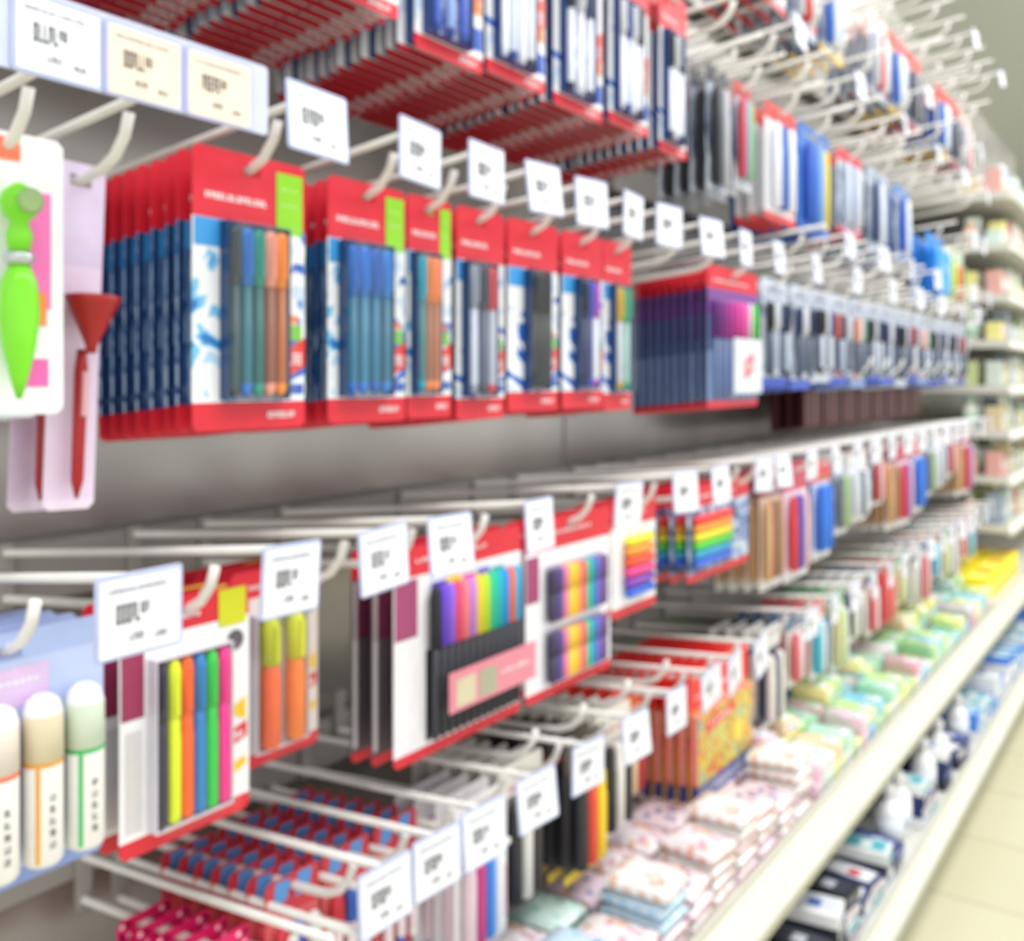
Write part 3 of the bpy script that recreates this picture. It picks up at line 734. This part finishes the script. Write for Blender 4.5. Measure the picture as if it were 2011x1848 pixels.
while y < 1.47:
    for xr in range(2 if y < 1.3 else 3):
        for lv in range((random.choice((3, 4, 5)) if xr == 0 else 3)):
            g = col < 2 or (col < 4 and random.random() < .4)
            ms = fg if (g and random.random() < .8) else fp
            simple('stationery_packet', random.choice(ms), (.322-xr*.090+random.uniform(-.003, .003), y, S1+.0005+lv*.0178), (0, 0, random.uniform(-.04, .04) if lv < 2 else random.uniform(-.12, .12)),
                   label='pale mint flat stationery packet in a pile' if ms is fg else 'pink and white flat stationery packet in a pile', category='stationery packet', group='piled stationery packets')
    y += .0745; col += 1
pads = []
for cc in ('#c0f0d8', '#f8b0cc', '#faf6a8', '#c8eea0', '#a4dcf4', '#f4d0e4', '#fadcb4', '#e0f6e0', '#f4f4f2', '#f070a8', '#f6f8a0', '#88d0f0'):
    b = MB(); h = .026
    b.prism(rrect(-.036, .036, -.021, .021, .005), 0, h, mat(cc, .2), mat(cc, .2), .003, axis='z')
    b.poly([(.005, -.014, h+.0004), (.030, -.014, h+.0004), (.030, .014, h+.0004), (.005, .014, h+.0004)], mat('#ffffff'))
    b.poly([(.008, -.010, h+.0007), (.018, -.010, h+.0007), (.018, .008, h+.0007), (.008, .008, h+.0007)], mat('#a8ccc8'))
    b.quad(.0363, -.014, .014, .006, .020, WHITE); glyphs(b, -.011, .011, .013, .005, mat('#8aaaa8'), .0366, 3, 6)
    pads.append(b.mesh('note_pad'))
y = 1.53; i = 0; cnt = 0
while y < 3.1:
    cset = random.choice([(0, 4, 8, 3), (1, 5, 8, 4), (2, 3, 7, 11), (7, 8, 0, 1), (6, 10, 3, 2), (9, 2, 5, 11), (0, 3, 10, 4)])
    for xr in range(4):
        for lv in range(random.choice((2, 2, 3)) if xr in (1, 2) else random.choice((1, 2, 2))):
            cnt += 1
            if cnt > 295: break
            simple('note_pad', pads[random.choice(cset)], (.330-xr*.079, y, S1+.0006+lv*.0268), (0, 0, random.uniform(-.05, .05) if lv == 0 else random.uniform(-.3, .3)), label='pastel rounded note pad block with white label on shelf', category='note pad', group='pastel note pads on the shelf')
    if i % 4 == 3:
        d = MB(); d.prism([(0, .03), (0, .37), (.05, .37), (.085, .33), (.085, .03)], -.0006, .0006, clear('acrylic', '#eef8f4', .1), None, 0, axis='y')
        simple('shelf_divider', d, (0, y+.0255, S1+.0005), label='clear acrylic shelf divider', category='divider', group='shelf dividers')
    y += .052; i += 1
for k in range(6):
    b = MB(); b.prism(rrect(-.04, .04, -.045, .045, .008), 0, .07, mat('#fcec20'), mat('#f8e420'), .004, axis='z'); b.quad(.041, -.03, .03, .02, .05, mat('#fff67a'))
    b.poly([(-.02, -.03, .0704), (.03, -.03, .0704), (.03, .03, .0704), (-.02, .03, .0704)], mat(['#fff67a', '#f8a03a'][k % 2]))
    for xr in range(2): simple('yellow_carton', b, (.31-xr*.09, 3.18+k*.1, S1+.0005), label='bright yellow carton on the shelf', category='carton', group='yellow cartons')

# ---- products on base shelf
def carton(w, d, h, base, lab, tx, seed):
    b = MB(); b.prism(rrect(-d/2, d/2, -w/2, w/2, .002), 0, h, mat(base), mat(base), .001, axis='z')
    b.quad(d/2+.0003, -w*.44, w*.44, h*.18, h*.82, mat(lab)); glyphs(b, -w*.35, w*.35, h*.5, h*.18, mat(tx), d/2+.0006, seed, 9)
    b.poly([(-d*.35, -w*.30, h+.0003), (d*.42, -w*.30, h+.0003), (d*.42, w*.40, h+.0003), (-d*.35, w*.40, h+.0003)], mat(lab))
    b.poly([(0, -w*.2, h+.0006), (d*.2, -w*.2, h+.0006), (d*.2, w*.2, h+.0006), (0, w*.2, h+.0006)], mat(tx))
    return b.mesh('small_carton')
ct = [carton(.058, .10, .020, *a) for a in (('#22306a', '#f0f0f4', '#c83a48', 1), ('#f4f4f6', '#dfe4ee', '#4a6ab8', 2), ('#2a3868', '#3a58a8', '#e8e8f0', 3),
      ('#e8ecec', '#58b8c8', '#f4f4f4', 4), ('#2c2e3c', '#d0d4dc', '#30343e', 5), ('#4a88e0', '#b8e0f0', '#f4f4f4', 6), ('#20222c', '#3a3c4a', '#c8ccd4', 7))]
bo = MB(); bo.lathe([(0, .022), (.004, .025), (.07, .025), (.085, .018), (.09, .010), (.1, .010)], WHITE, n=14); bo.lathe([(.02, .0256), (.06, .0256)], mat('#dfe6f0'), n=14)
bo.lathe([(.1, .012), (.115, .011), (.125, .004)], mat('#f0f0f0'), n=12); bo = bo.mesh('glue_bottle')
y = 1.05; i = 0; cc = 0
while y < 3.9:
    far = y > 2.6
    mid = 1.85 < y < 2.6
    for xr in range(3):
        if mid and random.random() < .2:
            simple('glue_bottle', bo, (.375-xr*.115, y, S2+.0005), label='white glue bottle on base shelf', category='bottle', group='white glue bottles')
            continue
        for lv in range(random.choice((2, 3, 4)) if xr < 2 else 2):
            cc += 1
            if cc > 298: break
            simple('small_carton', ct[random.choice((5, 1, 3, 5, 1) if far else (0, 1, 2, 4, 6, 3, 1, 0))], (.362-xr*.115, y, S2+.0006+lv*.0212), (0, 0, random.uniform(-.14, .14) if lv else random.uniform(-.04, .04)),
                   label='white and blue small flat carton on base shelf', category='carton', group='small cartons on the base shelf')
    y += .071; i += 1

# ---- far section shelves with goods
def bottle_mesh(c1, c2):
    b = MB(); b.lathe([(0, .020), (.004, .024), (.07, .024), (.08, .016), (.085, .010), (.09, .010)], mat(c1), n=12); b.lathe([(.015, .0246), (.06, .0246)], mat(c2), n=12)
    b.lathe([(.09, .012), (.11, .011), (.115, .006)], mat(c2), n=12); return b.mesh('paint_bottle')
bot = [bottle_mesh(a, b) for a, b in (('#f0f2ee', '#b8dcc8'), ('#f0ecc0', '#f8f8ec'), ('#a8d0c8', '#f0f0f0'), ('#d8e8d8', '#b8d8c8'), ('#e8b8a0', '#f4e8d8'), ('#8ab0e0', '#e8f0f8'))]
def up_box(c1, c2, c3, s):
    b = MB(); b.prism(rrect(-.024, .024, -.024, .024, .002), 0, .10, mat(c1), mat(c1), .001, axis='z'); b.quad(.0243, -.020, .020, .03, .08, mat(c2)); glyphs(b, -.015, .015, .06, .010, mat(c3), .0246, s, 6); return b.mesh('upright_carton')
ub = [up_box(*a) for a in (('#e0d0a8', '#f0ecdc', '#a05040', 1), ('#d8e4dc', '#f0f0e8', '#5a6a68', 2), ('#d0dca0', '#f8f4b8', '#ffffff', 3), ('#e8b0a8', '#f4ece4', '#ffffff', 4), ('#98a8ba', '#e0e6ea', '#50545e', 5), ('#f4f4ee', '#d8ece4', '#5a9878', 6), ('#f4ec9a', '#fffce0', '#e8a03a', 7), ('#d8ece4', '#ffffff', '#e8607a', 8))]
for dz in (.62, .45, .28, .13, -.02, -.17, -.32, -.48):
    shelf(CZ+dz, .345, 3.52, 6.35, 'white metal shelf further along the rack', h=.012)
    y = 3.56
    while y < 5.9:
        for xr in range(2 if y < 4.4 else 1):
            me = random.choice(bot) if random.random() < .22 else random.choice(ub)
            o = simple(me.name.split('.')[0], me, (.30-xr*.075, y, CZ+dz+.0005), label='pale paint bottle on shelf' if me.name.startswith('paint') else 'pale coloured upright carton on shelf', category='bottle' if me.name.startswith('paint') else 'carton', group='goods on the shelves beyond the hooks')
            o.scale = (1, 1, random.choice((.45, .6, .8, 1.0)))
        y += .058

# ------------------------------------------------------------------ room
def struct(name, mb):
    return simple(name, mb, kind='structure')
fm = bpy.data.materials.new('floor_tiles'); fm.use_nodes = True; nt = fm.node_tree; b = nt.nodes['Principled BSDF']
tc = nt.nodes.new('ShaderNodeTexCoord'); bk = nt.nodes.new('ShaderNodeTexBrick'); bk.offset = 0
bk.inputs['Scale'].default_value = 1; bk.inputs['Brick Width'].default_value = .3; bk.inputs['Row Height'].default_value = .3; bk.inputs['Mortar Size'].default_value = .003
bk.inputs['Color1'].default_value = lin('#d6d2b6'); bk.inputs['Color2'].default_value = lin('#d2ceb0'); bk.inputs['Mortar'].default_value = lin('#b4b090')
nt.links.new(tc.outputs['Object'], bk.inputs['Vector']); nt.links.new(bk.outputs['Color'], b.inputs['Base Color']); b.inputs['Roughness'].default_value = .35
f = MB(); f.poly([(-7, -3, 0), (5, -3, 0), (5, 16, 0), (-7, 16, 0)], fm); struct('floor', f)
wm = mat('#cfd3d3', .7)
f = MB(); f.box(-7, 5, 16, 16.1, 0, 3.4, wm); struct('wall_far', f)
f = MB(); f.box(-7.1, -7, -3, 16, 0, 3.4, wm); struct('wall_left', f)
f = MB(); f.poly([(-7, -3, 3.4), (-7, 16, 3.4), (5, 16, 3.4), (5, -3, 3.4)], mat('#d4d7d6', .8)); struct('ceiling', f)
lm = MB(); lm.box(-.08, .08, -.75, .75, .02, .05, mat('#e8e8e8'))
lt = MB(); lt.box(-.06, .06, -.73, .73, 0, .02, mat('#ffffff', em=6))
lme, lte = lm.mesh('ceiling_light'), lt.mesh('light_tube')
for xx in (1.35, -1.6):
    for k in range(6):
        o = simple('ceiling_light', lme, (xx, -1+k*2.6, 3.35), label='white fluorescent ceiling light fitting', category='ceiling light', group='ceiling lights'); simple('light_tube', lte, parent=o)

def area(loc, rot, sx, sy, e, col=(.99, .995, 1)):
    L = bpy.data.lights.new('store_and_fill_light', 'AREA'); L.shape = 'RECTANGLE'; L.size = sx; L.size_y = sy; L.energy = e; L.color = col
    o = bpy.data.objects.new('store_and_fill_light', L); o.location = loc; o.rotation_euler = rot; COL.objects.link(o)
for k in range(4):
    area((1.45, -.8+k*2.0, 3.25), (0, math.radians(12), 0), 1.2, 1.8, 32 + 7*k)
area((-3.0, 9, 3.2), (0, 0, 0), 3, 6, 110)  # fill lamp added to brighten the far wall
w = bpy.data.worlds.new('store_world'); w.use_nodes = True; scene.world = w
w.node_tree.nodes['Background'].inputs[0].default_value = (.99, .995, 1, 1); w.node_tree.nodes['Background'].inputs[1].default_value = 1.3

# ------------------------------------------------------------------ camera
cd = bpy.data.cameras.new('camera'); cam = bpy.data.objects.new('camera', cd); COL.objects.link(cam); scene.camera = cam
cam.location = (CX, 0, CZ); cam.rotation_euler = (math.radians(90), 0, math.atan(1345/1900))
cd.sensor_fit = 'HORIZONTAL'; cd.sensor_width = 36; cd.lens = 1900/2011*36; cd.shift_y = -179/2011; cd.clip_start = .01
cd.dof.use_dof = True; cd.dof.focus_distance = .235; cd.dof.aperture_fstop = 14.5
scene.view_settings.view_transform = 'Standard'; scene.view_settings.look = 'None'; scene.view_settings.exposure = 0.0
